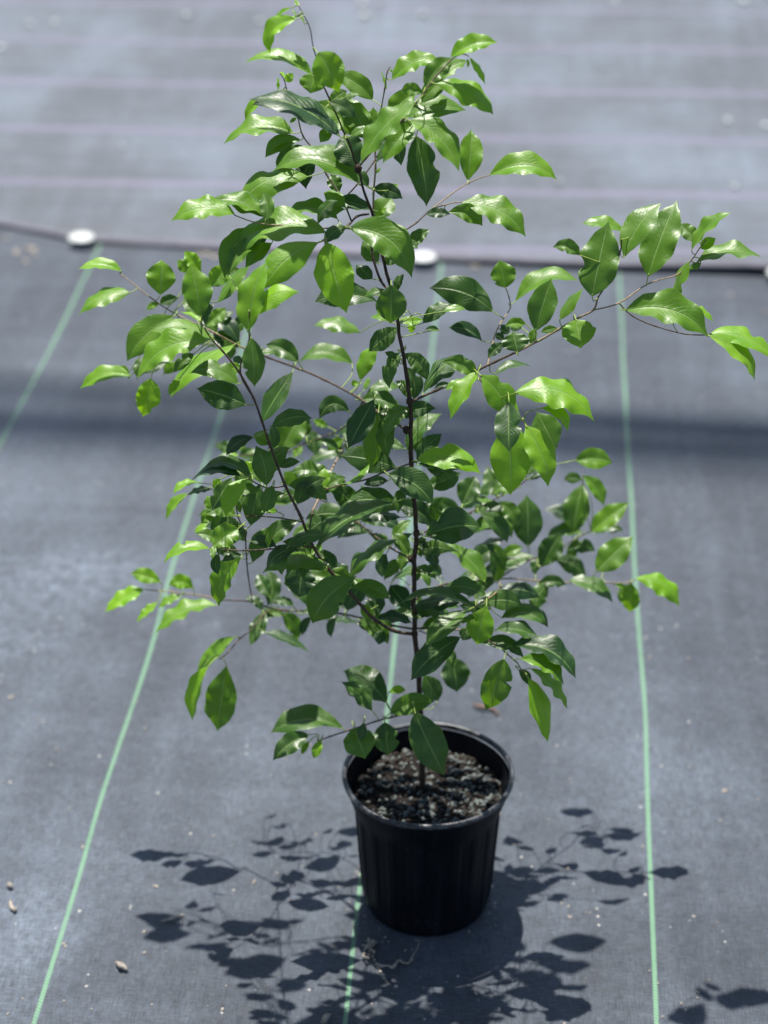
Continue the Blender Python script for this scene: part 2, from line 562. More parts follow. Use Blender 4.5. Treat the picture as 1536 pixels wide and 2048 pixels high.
vs = [(0, 0, soil_h(0, 0))]
for i in range(1, nr + 1):
    for k in range(na):
        r = 0.0745 * i / nr; a = 2 * pi * k / na
        vs.append((r * cos(a), r * sin(a), soil_h(r * cos(a), r * sin(a))))
for k in range(na): fs.append((0, 1 + k, 1 + (k + 1) % na))
for i in range(nr - 1):
    for k in range(na):
        k2 = (k + 1) % na
        fs.append((1 + i * na + k, 1 + (i + 1) * na + k, 1 + (i + 1) * na + k2, 1 + i * na + k2))
mb.add(vs, fs)
soil = mb.build("potting_soil", M_SOIL)
soil.location = (PX, PY, 0)
tag(soil, "dark potting soil filling the black pot around the trunk", 'soil', kind='stuff')


def blob(mb, c, sx, sy, sz, rot, rnd, mat=0, seg=6, jag=0.2):
    vs = []; fs = []
    R = Matrix.Rotation(rot, 3, 'Z') @ Matrix.Rotation(rnd.uniform(-.4, .4), 3, 'X')
    rings = [-0.92, -0.45, 0.15, 0.65, 0.95]
    for zi in rings:
        rr = math.sqrt(max(0.02, 1 - zi * zi))
        for k in range(seg):
            a = 2 * pi * k / seg + zi
            j = 1 + rnd.uniform(-jag, jag)
            vs.append(c + R @ Vector((sx * rr * cos(a) * j, sy * rr * sin(a) * j, sz * zi * j)))
    for i in range(len(rings) - 1):
        for k in range(seg):
            k2 = (k + 1) % seg
            fs.append((i * seg + k, i * seg + k2, (i + 1) * seg + k2, (i + 1) * seg + k))
    fs.append(tuple(range(seg))[::-1]); fs.append(tuple((len(rings) - 1) * seg + k for k in range(seg)))
    mb.add(vs, fs, mat)


r2 = random.Random(5)
mb = MB()
cnt = 0
while cnt < 1200:
    r = 0.0735 * math.sqrt(r2.random()); a = r2.uniform(0, 2 * pi)
    x, y = r * cos(a), r * sin(a)
    # bare dark patches left of the trunk
    dens = noise.noise(Vector((x * 38, y * 38, 7))) + 0.35 * (x / 0.07) - 0.10 * (y / 0.07)
    if dens < -0.15 and r2.random() < 0.8: continue
    s = r2.choice([0.0009, 0.0012, 0.0016, 0.0020, 0.0024]) * r2.uniform(0.8, 1.25)
    mt = 0 if r2.random() < 0.66 else 1
    if mt: s *= 1.25
    blob(mb, Vector((x, y, soil_h(x, y) + s * 0.45)), s * r2.uniform(0.9, 1.5), s, s * 0.75, r2.uniform(0, pi), r2, mt, 6)
    cnt += 1
perl = mb.build("perlite_grit", [M_PERL, M_BARKBIT], smooth=False)
perl.location = (PX, PY, 0)
tag(perl, "pale perlite and bark crumbs strewn over the soil in the pot", 'perlite', kind='stuff')

# ------------------------------------------------------------------ the tree
tree = bpy.data.objects.new("small_tree", None)
col.objects.link(tree)
tree.location = (PX, PY, SZ)
tag(tree, "young leafy tree with slim dark trunk and glossy green leaves in the black pot", 'tree')
TOFF = Vector((PX, PY, SZ))


def spread(Y):
    return Y * (2.2 if Y > 0 else 0.8)



TRUNK = [(846, 1612, 0, 4.2), (843, 1500, 0, 3.7), (838, 1370, 0, 3.4), (830, 1268, 0, 3.3), (828, 1150, 0, 3.0), (832, 1065, 0, 2.8), (823, 930, 0, 2.7), (819, 800, 0, 2.6),
         (804, 700, 0, 2.1), (788, 600, 0, 1.9), (762, 500, 0, 1.7), (745, 430, 0, 1.6), (727, 380, 0, 1.4), (716, 337, 0, 1.3), (690, 270, 0, 1.0),
         (655, 190, -.01, 0.9), (640, 150, -.01, .75), (629, 105, 0, .6), (622, 60, 0, .5), (608, 30, 0, .45), (592, 4, 0, .35)]
# (material, [(x, y, Y offset)], start radius mm, end radius mm)
BR = [
 ('d', [(829,1268,0),(790,1262,-.01),(745,1235,-.02),(700,1185,-.03),(650,1130,-.04),(620,1080,-.05),(600,1030,-.06),(570,970,-.07),(540,890,-.08),(523,840,-.09),(507,796,-.09),(478,744,-.10),(445,702,-.10),(426,682,-.105),(400,643,-.11)], 2.1, .7),
 ('d', [(507,796,-.09),(480,743,-.11),(497,686,-.12),(499,660,-.125),(499,623,-.13)], .9, .6),
 ('d', [(813,860,0),(785,842,.01),(752,821,.02),(716,795,.03),(648,759,.04),(599,738,.05),(536,715,.05),(510,702,.05)], 1.4, 1.0),
 ('t', [(510,702,.05),(489,697,.05),(424,663,.05),(359,632,.06),(309,601,.06),(239,546,.07)], 1.0, .6),
 ('d', [(738,428,0),(714,433,-.005),(696,451,-.015),(668,473,-.03)], 1.2, 1.0),
 ('t', [(668,473,-.03),(650,480,-.04),(634,486,-.045)], 1.0, .8),
 ('t', [(738,457,0),(700,457,.0),(641,456,-.01),(580,452,-.02),(515,446,-.02),(468,430,-.02)], .9, .6),
 ('d', [(717,336,0),(730,318,0),(770,276,-.005),(804,242,-.01),(825,215,-.01)], 1.2, .9),
 ('t', [(825,215,-.01),(846,188,-.015),(870,155,-.02),(900,122,-.02),(918,110,-.02),(931,109,-.02),(937,113,-.02)], .9, .5),
 ('d', [(786,596,0),(776,580,.01),(761,560,.012),(748,522,.015),(742,480,.018),(747,435,.02)], 1.4, 1.1),
 ('t', [(747,435,.02),(747,386,.022),(751,339,.025),(750,300,.03),(748,273,.03),(759,234,.03),(769,180,.03),(774,146,.03),(781,133,.03)], 1.1, .5),
 ('d', [(702,440,.005),(690,410,.015),(678,386,.02),(653,349,.025),(632,303,.03)], .9, .8),
 ('t', [(632,303,.03),(606,272,.03),(594,229,.03),(580,195,.03),(573,178,.03),(569,161,.03),(560,146,.03)], .8, .5),
 ('d', [(693,392,.02),(715,368,.02),(746,326,.025),(760,300,.03)], .8, .6),
 ('d', [(774,502,0),(803,467,.02),(832,446,.03),(860,421,.04),(885,411,.045)], .9, .7),
 ('t', [(885,411,.045),(910,405,.05),(925,405,.05)], .7, .5),
 ('t', [(860,421,.04),(900,390,.05),(940,364,.06),(980,350,.06)], .7, .5),
 ('d', [(820,806,0),(826,802,0),(872,781,0),(924,760,-.005),(953,742,-.01),(989,724,-.01),(1033,704,-.01)], 1.5, 1.2),
 ('t', [(1033,704,-.01),(1080,680,-.01),(1117,659,-.01),(1158,635,-.015),(1187,620,-.015),(1195,596,-.02)], 1.2, 1.0),
 ('d', [(1195,596,-.02),(1220,557,-.02),(1240,505,-.02),(1243,479,-.02)], .9, .6),
 ('t', [(1187,620,-.015),(1238,606,0),(1297,567,.02),(1355,549,.03),(1383,520,.03),(1399,497,.03),(1412,480,.03)], .8, .5),
 ('d', [(1238,606,0),(1265,632,-.01),(1310,652,-.02),(1370,668,-.025),(1418,670,-.03)], .8, .6),
 ('d', [(950,745,-.01),(961,760,-.02),(972,775,-.03),(1000,800,-.045),(1023,823,-.055)], .9, .8),
 ('t', [(1023,823,-.055),(1036,831,-.06),(1054,851,-.065),(1060,866,-.07)], .8, .5),
 ('t', [(975,731,-.01),(978,718,.01),(990,670,.03),(1003,643,.04),(1020,617,.05),(1018,595,.05),(1011,575,.05)], .8, .6),
 ('d', [(619,1054,-.056),(625,1023,-.03)], .9, 1.0),
 ('t', [(625,1023,-.03),(641,989,.0),(667,932,.03),(685,898,.05),(700,870,.06)], 1.2, .8),
 ('d', [(641,989,.0),(656,978,.0),(690,968,.0),(732,959,-.01),(776,941,-.015),(818,928,-.01),(840,921,-.005)], .9, .7),
 ('d', [(823,1118,0),(779,1094,.01),(716,1045,.03),(685,1021,.04),(640,998,.05),(610,985,.06)], 1.1, .7),
 ('d', [(634,1096,-.045),(600,1092,-.055),(570,1095,-.06),(530,1099,-.065),(492,1101,-.07),(460,1100,-.07),(435,1096,-.07)], 1.0, .7),
 ('d', [(505,1203,.05),(496,1150,.01),(492,1101,-.04),(490,1065,-.05),(477,1036,-.05),(472,1010,-.05)], .8, .6),
 ('d', [(604,1044,-.058),(560,1036,-.05),(510,1032,-.05),(490,1033,-.05)], .7, .6),
 ('d', [(570,972,-.07),(540,976,-.075),(521,971,-.08),(505,962,-.08),(495,958,-.085)], .8, .6),
 ('d', [(726,802,.03),(700,845,.06),(664,867,.08),(607,888,.09),(560,911,.09),(520,908,.09),(477,911,.09)], .9, .6),
 ('d', [(827,1258,0),(780,1250,.01),(723,1236,.02),(680,1227,.03),(635,1223,.04),(562,1220,.05),(531,1213,.05),(503,1203,.05),(440,1200,.06)], 1.3, .9),
 ('t', [(440,1200,.06),(424,1195,.06),(401,1191,.065),(346,1184,.07),(310,1181,.07),(289,1179,.07)], .9, .6),
 ('d', [(540,1216,.05),(520,1238,.04),(502,1260,.03),(479,1278,.02),(455,1306,.01),(440,1318,.01)], .8, .6),
 ('d', [(833,1257,0),(853,1256,-.01),(880,1257,-.02)], 1.1, 1.0),
 ('t', [(880,1257,-.02),(908,1259,-.03),(935,1261,-.035),(952,1264,-.04)], 1.0, .9),
 ('d', [(952,1264,-.04),(975,1280,-.045),(999,1294,-.05)], .9, .9),
 ('t', [(999,1294,-.05),(1014,1308,-.055),(1034,1325,-.06),(1043,1340,-.065),(1056,1357,-.07)], .9, .5),
 ('d', [(829,1200,0),(860,1180,.01),(892,1168,.02),(936,1162,.03),(996,1158,.05),(1022,1157,.055)], 1.2, .9),
 ('t', [(1022,1157,.055),(1080,1162,.06),(1129,1165,.06),(1170,1163,.06),(1213,1165,.06),(1258,1165,.06),(1272,1158,.06)], .9, .5),
 ('d', [(997,1158,.05),(1030,1136,.06),(1065,1118,.07),(1109,1103,.08),(1138,1085,.09),(1182,1061,.09)], .9, .6),
 ('t', [(997,1159,.05),(1000,1172,.02),(992,1185,-.02),(973,1199,-.04),(955,1210,-.05),(945,1222,-.05)], .9, .7),
 ('d', [(833,1072,0),(870,1055,.01),(905,1040,.03),(940,1025,.05),(974,1006,.06),(1026,980,.06),(1055,958,.06)], 1.0, .6),
 ('d', [(839,1420,0),(827,1424,-.005),(780,1435,-.015),(754,1442,-.02),(697,1461,-.03),(660,1473,-.03),(635,1482,-.03)], 1.2, .7),
 ('d', [(841,1262,0),(870,1278,.01),(902,1308,.03),(907,1318,.03)], .6, .5),
]
R_M = {'d': M_TWIGD, 't': M_TWIG}
BR = [(mt, [(x, y, spread(Y)) for x, y, Y in poly], ra, rb) for mt, poly, ra, rb in BR]

NODES = []          # sample points of all twigs, for attaching leaves: (px, py, Y)


def dens(poly):
    out = []
    for a, b_ in zip(poly, poly[1:]):
        for k in range(4):
            t = k / 4
            out.append(tuple(a[i] * (1 - t) + b_[i] * t for i in range(3)))
    out.append(tuple(poly[-1][:3]))
    return out


mb = MB()
pp, rr = smooth_line([at(x, y, Y) - TOFF for x, y, Y, r in TRUNK], [t[3] * 0.78 / 1000 for t in TRUNK], 6)
pp = [p + Vector((noise.noise(p * 60), noise.noise(p * 60 + Vector((9, 0, 0))), 0)) * 0.0012 for p in pp]
# swell slightly at the nodes
tube(mb, pp, [r * (1.0 + 0.12 * noise.noise(p * 90)) for p, r in zip(pp, rr)], 12, 0, 0.05, r2)
# stubs and knots
for (x, y) in ((829, 1268), (819, 802), (823, 1118), (716, 337), (833, 1066), (813, 860)):
    blob(mb, at(x, y, -0.0005) - TOFF, .0035, .0035, .0042, 0.3, r2, 0, 10, 0.08)
mb.build("trunk", M_BARK, tree)
TR3 = [(t[0], t[1], t[2]) for t in TRUNK]
NODES += [q + (0,) for q in dens(TR3) if q[1] < 1340]
for mt, poly, ra, rb in BR:
    n = len(poly)
    rad = [(ra + (rb - ra) * i / (n - 1)) * 0.86 / 1000 for i in range(n)]
    pp, rr = smooth_line([at(*q) - TOFF for q in poly], rad, 5)
    rr = [q_ * (1.30 if ii % 5 == 0 and ii else 1.0) for ii, q_ in enumerate(rr)]
    rr = [r * (1 + 0.10 * noise.noise(p * 120)) for p, r in zip(pp, rr)]
    mb = MB()
    tube(mb, pp, rr, 8, 0, 0.04, r2)
    ob = mb.build("branch", R_M[mt], tree)
    NODES += [q + (1,) for q in dens(poly)]

# leaves. Per crop: origin, then (base x, base y, tip x, tip y, width, bend, age, Y offset, slope) in crop pixels (3.84 per photo pixel)
LEAVES = [
 (400, 0, [
  (735,148,540,415,115,85,.95,-.005,.1),(700,62,570,175,30,15,.9,0,.1),(860,580,360,475,95,60,.55,-.005),(905,405,1055,700,240,20,.6,-.01,.5),(870,560,850,710,190,0,.5,.015),
  (1325,765,1050,575,160,30,.45,.015),(1075,1050,405,740,165,60,.1,-.01),(540,755,345,930,75,25,.95,.02,.1),(715,1025,185,1085,140,45,.5,.0),(1020,995,735,895,115,20,.35,.01),
  (1000,985,925,1090,95,0,.4,.012),(1255,1060,900,790,200,20,.4,.01),(995,785,1190,905,110,20,.05,-.008),(1285,1080,1065,760,185,40,.4,.005),(1330,1010,1330,830,115,0,.45,.012),
  (1000,790,1130,700,95,10,.35,.02),(1095,755,1215,725,45,5,.2,.02),(1215,1290,1100,1040,235,0,.05,.02),(1215,1403,565,1305,195,90,.4,-.015),
  (745,130,690,135,14,0,1,0),(735,120,705,70,14,0,1,0),(760,55,728,0,28,0,.7,0),(800,180,745,115,16,8,1,0),(660,625,715,565,65,0,1,0),(600,690,603,590,22,0,1,0),(650,600,615,545,22,0,1,0),(740,905,690,940,30,0,.5,0)]),
 (700, 0, [
  (325,610,680,450,135,45,.6,0),(775,440,1120,320,135,35,.75,0),(920,440,1035,640,48,8,.9,0,.1),(903,450,905,515,22,0,.8,0),(580,670,770,445,150,20,.4,.01),(600,680,890,460,130,10,.35,.012),
  (660,645,1090,865,175,55,.7,-.005),(550,790,740,620,135,20,.35,.01),(560,720,395,700,105,20,.35,.012),(300,905,500,720,170,20,.4,.01),(505,780,95,1230,175,30,.35,-.02),
  (420,900,870,850,165,35,.35,.01),(410,910,625,850,62,28,.3,-.005),(500,935,260,1235,175,10,.45,.005),(460,925,820,1300,190,60,.4,-.015),(510,1050,205,1235,100,30,.1,.02),
  (510,1045,600,1562,235,0,.15,.0,.35),(905,1385,935,1005,195,0,.5,.01,.5),(1075,1345,1582,1355,180,65,.65,0),(200,1330,235,1290,20,0,.9,0),(280,690,240,545,20,0,1,0),(300,540,330,545,18,0,1,0)]),
 (300, 300, [
  (1215,205,695,430,195,75,.4,-.01),(650,492,180,540,155,60,.6,0),(935,510,500,360,140,40,.25,.01),(900,530,510,385,110,20,.45,.005),(1440,530,1030,505,110,50,.4,.01),
  (1350,635,640,780,215,110,.45,-.01),(790,600,585,960,190,50,.3,.01),(850,690,595,955,125,20,.4,0),(935,715,740,890,115,10,.35,0),(1290,710,880,1060,235,50,.62,-.015),
  (750,1390,865,865,215,0,.6,-.005,.5),(775,1275,1130,1090,150,50,.9,0,.2),(515,1170,755,895,95,10,.35,.12),(465,1045,600,890,150,0,.5,.12),(590,950,680,915,55,10,.55,.12),(690,1500,515,1400,95,20,.2,.02)]),
 (600, 300, [
  (205,710,350,1230,290,0,.92,-.01,.5),(555,460,270,390,110,10,.05,-.01),(350,440,185,330,120,10,.4,-.005),(345,455,175,520,75,10,.35,-.003),(585,1160,130,1165,190,45,.05,.01),(700,1035,695,1325,230,0,.15,-.01,.4),
  (380,600,840,965,260,110,.45,-.02),(600,860,480,705,135,0,.2,.01),(560,300,785,370,115,20,.05,.015),(690,310,750,265,50,0,.5,.015),(580,530,700,370,170,0,.35,.015),(590,530,665,445,50,10,.7,0),
  (840,735,990,615,110,10,.15,.01),(825,690,900,755,62,0,.15,.0),(650,870,755,810,85,0,.25,0),(555,990,430,880,105,0,.1,.01),(965,490,1145,490,78,5,.05,0),(1140,480,1390,580,140,50,.35,0),(1240,405,1720,645,190,65,.4,0),
  (1480,1240,1010,1070,235,60,.1,.0),(945,1330,1165,1185,110,20,.05,.02),(1100,1240,1265,1220,55,10,.45,.02),(1395,1465,1150,1370,105,30,.05,.03),(1065,1385,960,1385,45,10,.05,.03),(945,1300,765,1300,70,-20,.6,.06),(870,1320,845,1405,60,0,.7,.06),
  (460,1400,120,1350,110,30,.35,.10),(700,1320,540,1280,60,10,.45,.08),(300,330,235,190,115,0,.1,.01)]),
 (440, 600, [
  (1365,210,1150,385,150,0,.1,.02),(1080,620,1215,350,125,30,.55,.0),(1385,485,1270,400,58,5,.1,.01),(1015,490,615,460,130,45,.2,.05),(600,475,360,350,155,30,.1,-.01),(240,290,265,655,165,0,.2,-.01,.3),(300,380,180,490,85,20,.55,-.01),
  (290,420,435,405,45,10,.2,-.01),(560,550,320,925,155,-10,.1,-.015),(995,860,775,915,130,90,.1,-.02),(1180,765,985,1120,180,-10,.05,-.03),(1215,870,1165,1280,145,0,.45,-.02,.4),(1290,870,1275,1210,138,0,.3,-.02,.4),(1435,855,1310,840,62,10,.45,.01),
  (1340,880,1225,870,45,5,.1,.01),(1120,730,1375,665,85,20,.15,.05),(1070,640,1005,640,52,0,.8,.05),(1110,690,1140,590,42,0,.4,.05),(470,1165,640,870,225,10,.25,-.01),(250,1060,60,1180,95,25,.05,.0),(380,1110,260,1035,115,10,.45,.0),
  (420,1230,440,1090,92,0,.45,.01),(735,1190,700,1000,130,0,.05,.01),(945,1070,830,1160,85,10,.5,.02),(830,975,720,920,62,0,.5,.02),(1350,1290,935,1200,200,20,.1,.02),(680,1260,935,1190,85,20,.05,.02),(800,1440,800,1290,95,0,.6,-.01),
  (960,1410,1140,1260,42,-30,.6,-.01),(910,1040,1180,900,85,15,.05,.01),(560,1210,630,1120,60,0,.5,.02),(1110,890,1010,880,35,0,.5,.02)]),
 (620, 800, [
  (755,390,1000,100,130,35,.15,.01),(820,465,1005,265,125,10,.15,0),(830,465,1300,555,185,55,.7,-.02),(900,655,1150,560,150,-15,.15,0),(870,480,1100,620,120,20,.1,.0),(600,570,930,795,215,50,.15,-.03),(695,840,280,800,195,55,.15,0),(640,790,50,1100,155,30,.12,-.02),(700,900,430,880,90,0,.08,.01),
  (665,1070,300,1360,115,55,.15,-.02),(760,1185,630,1030,115,10,.2,0),(885,1045,1300,970,285,30,.1,-.02),(1170,800,1270,590,185,0,.05,.02),(1350,750,1370,620,75,0,.3,.02),(1400,775,1150,835,52,10,.4,.0),(1345,1400,1010,1110,135,40,.4,-.02),
  (1000,1350,920,1235,80,0,.1,.05),(940,1350,615,1385,72,35,.15,.02),(900,1420,910,1350,40,0,.1,.02),(1440,740,1360,515,145,0,.1,.05),(600,620,420,650,85,10,.05,.01),(250,720,150,600,150,0,.1,.02),(1280,1240,1360,1180,100,0,.1,.06)]),
 (310, 820, [
  (750,205,550,340,105,20,.05,0),(640,350,475,385,48,5,.75,0),(735,525,380,440,105,55,.05,-.01),(660,510,280,530,80,45,.05,-.015),(705,530,540,805,135,25,.8,-.02),(590,520,440,760,135,0,.15,0),(735,885,800,580,175,0,.15,0,.3),
  (900,580,840,785,125,0,.2,-.01),(335,560,145,640,52,25,.75,.07),(250,645,85,840,72,10,.7,.07),(430,610,250,650,48,10,.1,.06),(440,760,400,660,85,0,.45,.0),(620,810,440,740,125,10,.4,-.01),(460,800,360,870,95,10,.5,.03),(430,870,300,940,52,5,.8,.05),
  (650,890,390,900,85,20,.1,.01),(640,910,450,1050,195,10,.4,-.02),(455,1040,440,1140,48,0,.5,-.02),(690,1005,620,910,115,0,.05,0),(415,1065,68,1160,88,40,.65,-.01),(750,1170,860,910,135,10,.2,0),(870,1060,940,852,62,10,.55,.0),(660,1130,490,1505,165,45,.6,-.02,.3),
  (665,1110,520,1165,62,10,.05,0),(885,1440,790,1260,115,0,.1,0),(1190,1000,1020,1040,92,10,.1,-.01),(1090,600,990,480,112,10,.5,.03),(1095,590,1165,480,62,0,.6,.03),(960,440,1110,400,75,15,.1,.02),(1170,660,910,725,68,15,.3,.03),(940,780,815,785,52,10,.6,-.01),
  (1200,1110,1280,1030,62,0,.5,.0),(855,580,778,285,172,20,.15,-.01,.3),(630,690,660,790,45,0,.2,.02),(500,530,450,600,70,0,.7,.0),(740,480,700,390,75,0,.75,.03),(650,350,780,320,90,0,.2,.03),(800,400,720,340,70,0,.35,.03),(870,260,800,190,60,10,.1,.04),(600,300,700,260,70,0,.3,.04)]),
 (820, 500, [
  (540,960,770,1265,215,25,.6,-.02),(805,1100,1400,1305,215,100,.72,-.02),(1010,1215,1200,1390,95,60,.75,-.015),(600,1080,840,1250,115,0,.65,.0),(735,290,690,85,195,0,.5,0),(810,395,1285,210,135,55,.4,.01),(965,620,1080,235,215,0,.35,-.01,.5),
  (890,570,740,580,82,15,.4,.01),(825,780,790,630,205,0,.2,-.01),(760,640,700,575,75,0,.05,0),(600,830,715,720,85,10,.05,0),(1130,600,1010,630,58,5,.3,0),(925,720,960,600,62,0,.5,0),(100,1100,440,830,135,50,.05,.01),(500,985,255,865,135,50,.4,-.01),
  (450,1040,280,1075,75,25,.65,-.01),(520,935,305,1275,135,-10,.65,-.015),(300,1030,190,1060,52,5,.05,0),(655,955,920,890,62,28,.05,.0),(1150,535,1325,300,85,10,.3,0),(1275,535,1310,745,250,0,.5,-.01),(720,690,660,640,60,0,.1,.0),(860,600,770,610,60,10,.05,.02)]),
 (940, 780, [
  (320,205,310,780,295,0,.72,-.02,.45),(430,275,615,725,205,15,.78,-.02,.45),(300,90,300,455,215,0,.1,-.045,.9),(660,455,520,180,225,0,.2,.06),(810,540,1085,560,165,20,.4,.0),(860,690,725,690,85,15,.1,.0),(870,660,1020,880,115,25,.4,0),(790,1100,860,730,205,0,.3,-.01,.4),(935,1085,1210,870,155,0,.4,0),
  (445,1200,440,820,225,0,.2,-.01,.4),(545,1360,690,1110,185,0,.1,-.01),(970,1390,1240,1130,205,0,.4,-.01),(750,1220,960,1230,115,25,.08,0),(1040,1370,1110,1320,65,0,.1,.02),(130,920,350,880,75,10,.05,.02),(0,1110,320,1050,115,50,.35,.02),
  (10,1260,280,1130,72,15,.08,.03),(20,1330,180,1210,145,0,.1,.01),(220,1300,150,1205,62,0,.5,.01),(240,1300,400,1210,95,15,.45,.0),(90,1400,480,1270,115,0,.05,.02),(460,690,590,650,48,10,.05,0),(240,805,300,770,38,0,.4,0)]),
 (1136, 380, [
  (185,815,305,265,300,0,.25,-.01,.6),(430,515,700,105,205,35,.4,.0,.6),(615,660,830,95,270,0,.3,-.01,.6),(990,390,860,260,115,0,.35,.01),(950,465,1225,165,95,10,.5,0),(1020,450,1130,370,92,0,.75,0),(985,560,1465,515,115,45,.45,0),
  (930,550,800,870,82,10,.6,0,.2),(1020,560,930,610,52,0,.4,0),(445,925,1075,1110,250,75,.35,-.02),(870,940,1110,1010,62,35,.7,0),(1085,1110,1590,1290,135,45,.75,0),(1085,1120,1450,1440,135,25,.72,-.01),(90,500,-110,440,115,35,.3,.0),(430,320,120,250,95,25,.5,.02)]),
 (1000, 950, [
  (530,810,860,970,120,40,.15,0),(880,840,965,865,38,0,.6,0),(1010,830,995,1050,145,0,.5,-.005,.3),(1045,795,1378,1000,140,65,.75,0),(130,1080,365,1165,95,50,.05,.02)]),
 (780, 1100, [
  (640,435,85,390,80,45,.1,0),(600,460,280,705,150,0,.2,-.01),(540,670,170,985,205,20,.15,-.02),(740,430,665,720,205,0,.62,-.01,.4),(740,400,1010,430,155,30,.15,.01),(860,520,1205,585,125,55,.12,.01),(800,620,1130,685,115,35,.1,0),
  (925,735,1415,970,175,80,.1,0),(1000,835,1325,1030,130,45,.5,-.01),(1080,910,1365,1205,92,10,.7,-.0),(1065,985,1235,1465,155,15,.9,-.01,.3),(875,835,745,1230,235,0,.4,-.01,.4),(475,825,520,1085,225,0,.05,.01,.4),(540,300,715,270,82,15,.45,0),
  (840,210,480,260,130,20,.05,.01),(690,530,540,560,62,10,.45,0),(600,590,560,690,110,0,.08,0),(540,400,190,430,115,10,.08,.01),(330,500,110,490,95,5,.08,.01),(720,480,540,430,100,10,.05,.02),(1000,440,860,350,95,10,.3,.02),(700,650,740,720,50,0,.1,.0),(700,100,620,60,90,0,.1,.05)]),
 (520, 1080, [
  (730,290,410,640,265,50,.35,-.02,.3),(870,600,900,345,148,0,.05,.01),(1000,350,1150,540,165,0,.05,.05),(855,600,780,490,92,0,.5,.0),(900,605,1160,640,92,20,.05,.0),(850,700,745,630,62,5,.15,0),(940,690,910,800,92,0,.08,0),(760,640,500,610,55,0,.1,.05),
  (330,195,300,430,245,0,.08,.03,.4),(520,200,35,250,130,70,.35,-.01),(975,1250,650,1010,235,35,.1,-.01),(860,1310,640,1090,115,10,.2,-.02),(990,1170,1120,1150,65,10,.7,0),(1000,1330,1335,1235,165,20,.35,-.01),(640,1450,105,1480,185,65,.1,0),(1370,1230,1260,1040,155,0,.1,.01),
  (690,330,560,220,120,0,.4,.0),(40,710,370,855,75,0,.1,0),(720,300,840,400,80,0,.4,.02),(960,440,930,360,60,0,.1,.04)]),
 (520, 1300, [
  (370,650,110,840,155,25,.15,-.01),(470,690,410,830,75,0,.7,-.01),(380,700,320,800,45,0,.7,-.01),(720,600,805,825,240,0,.3,-.015,.5),(800,560,770,700,75,0,.1,-.02),(960,555,985,800,205,0,.2,-.01,.4),(1190,475,1425,945,265,-20,.15,-.04,.45)]),
 (190, 1080, [
  (375,380,75,540,112,10,.9,0),(505,325,285,260,115,15,.65,0),(755,375,570,350,115,40,.75,0),(670,430,485,510,62,10,.6,-.01),(480,480,320,620,62,-10,.8,-.01),(935,500,485,705,112,50,.6,-.005),(1070,745,770,1040,105,0,.6,0,.2),(870,970,740,1375,115,15,.9,-.01,.3),
  (1010,970,940,1450,245,0,.35,0,.3),(1310,560,1195,800,115,0,.15,0),(1370,590,1290,570,60,10,.1,0)]),
 (140, 450, [
  (395,355,80,340,88,25,.8,0),(460,520,75,680,122,50,.55,-.005),(800,700,450,1030,215,40,.4,-.01),(680,600,590,650,52,5,.5,0),(690,600,830,560,82,5,.05,.01),(1110,890,640,820,112,45,.35,0),(1050,885,540,1165,205,80,.55,-.01),(1260,920,770,1290,130,25,.65,-.015),
  (520,1170,560,1010,105,0,.2,.01),(740,1060,580,1140,75,10,.05,.02),(720,1140,810,1050,82,0,.6,.03),(465,1160,85,1250,118,35,.75,0),(450,1135,370,1090,52,5,.6,.01),(620,1180,565,1465,195,0,.85,0,.4),(840,1180,760,1300,65,0,.6,.0),(950,990,800,1130,95,10,.1,.01),
  (1290,1220,930,1130,135,50,.2,0),(1350,1380,990,1260,215,10,.15,0),(1040,780,1195,640,112,0,.45,-.0),(1000,740,850,670,32,10,.8,0),(1320,1090,1195,1130,92,10,.45,.02),(1320,1060,1250,1020,62,5,.05,.03),(1010,710,930,320,232,0,.5,-.005,.5)]),
 (300, 450, [
  (80,535,90,275,215,0,.5,.0,.3),(390,355,270,205,112,0,.8,.02),(300,360,215,270,92,0,.6,.02)]),
]


PROF = [(0, 0.03), (.05, .22), (.12, .47), (.2, .70), (.3, .89), (.4, .98), (.48, 1.0), (.56, .98), (.65, .90), (.74, .74), (.82, .54), (.88, .34), (.925, .18), (.96, .085), (1.0, .0)]


def prof(s, k):
    s2 = s ** k
    for (a, va), (b_, vb) in zip(PROF, PROF[1:]):
        if s2 <= b_:
            t = (s2 - a) / (b_ - a); t = t * t * (3 - 2 * t) * 0.5 + t * 0.5
            return va + (vb - va) * t
    return 0.0


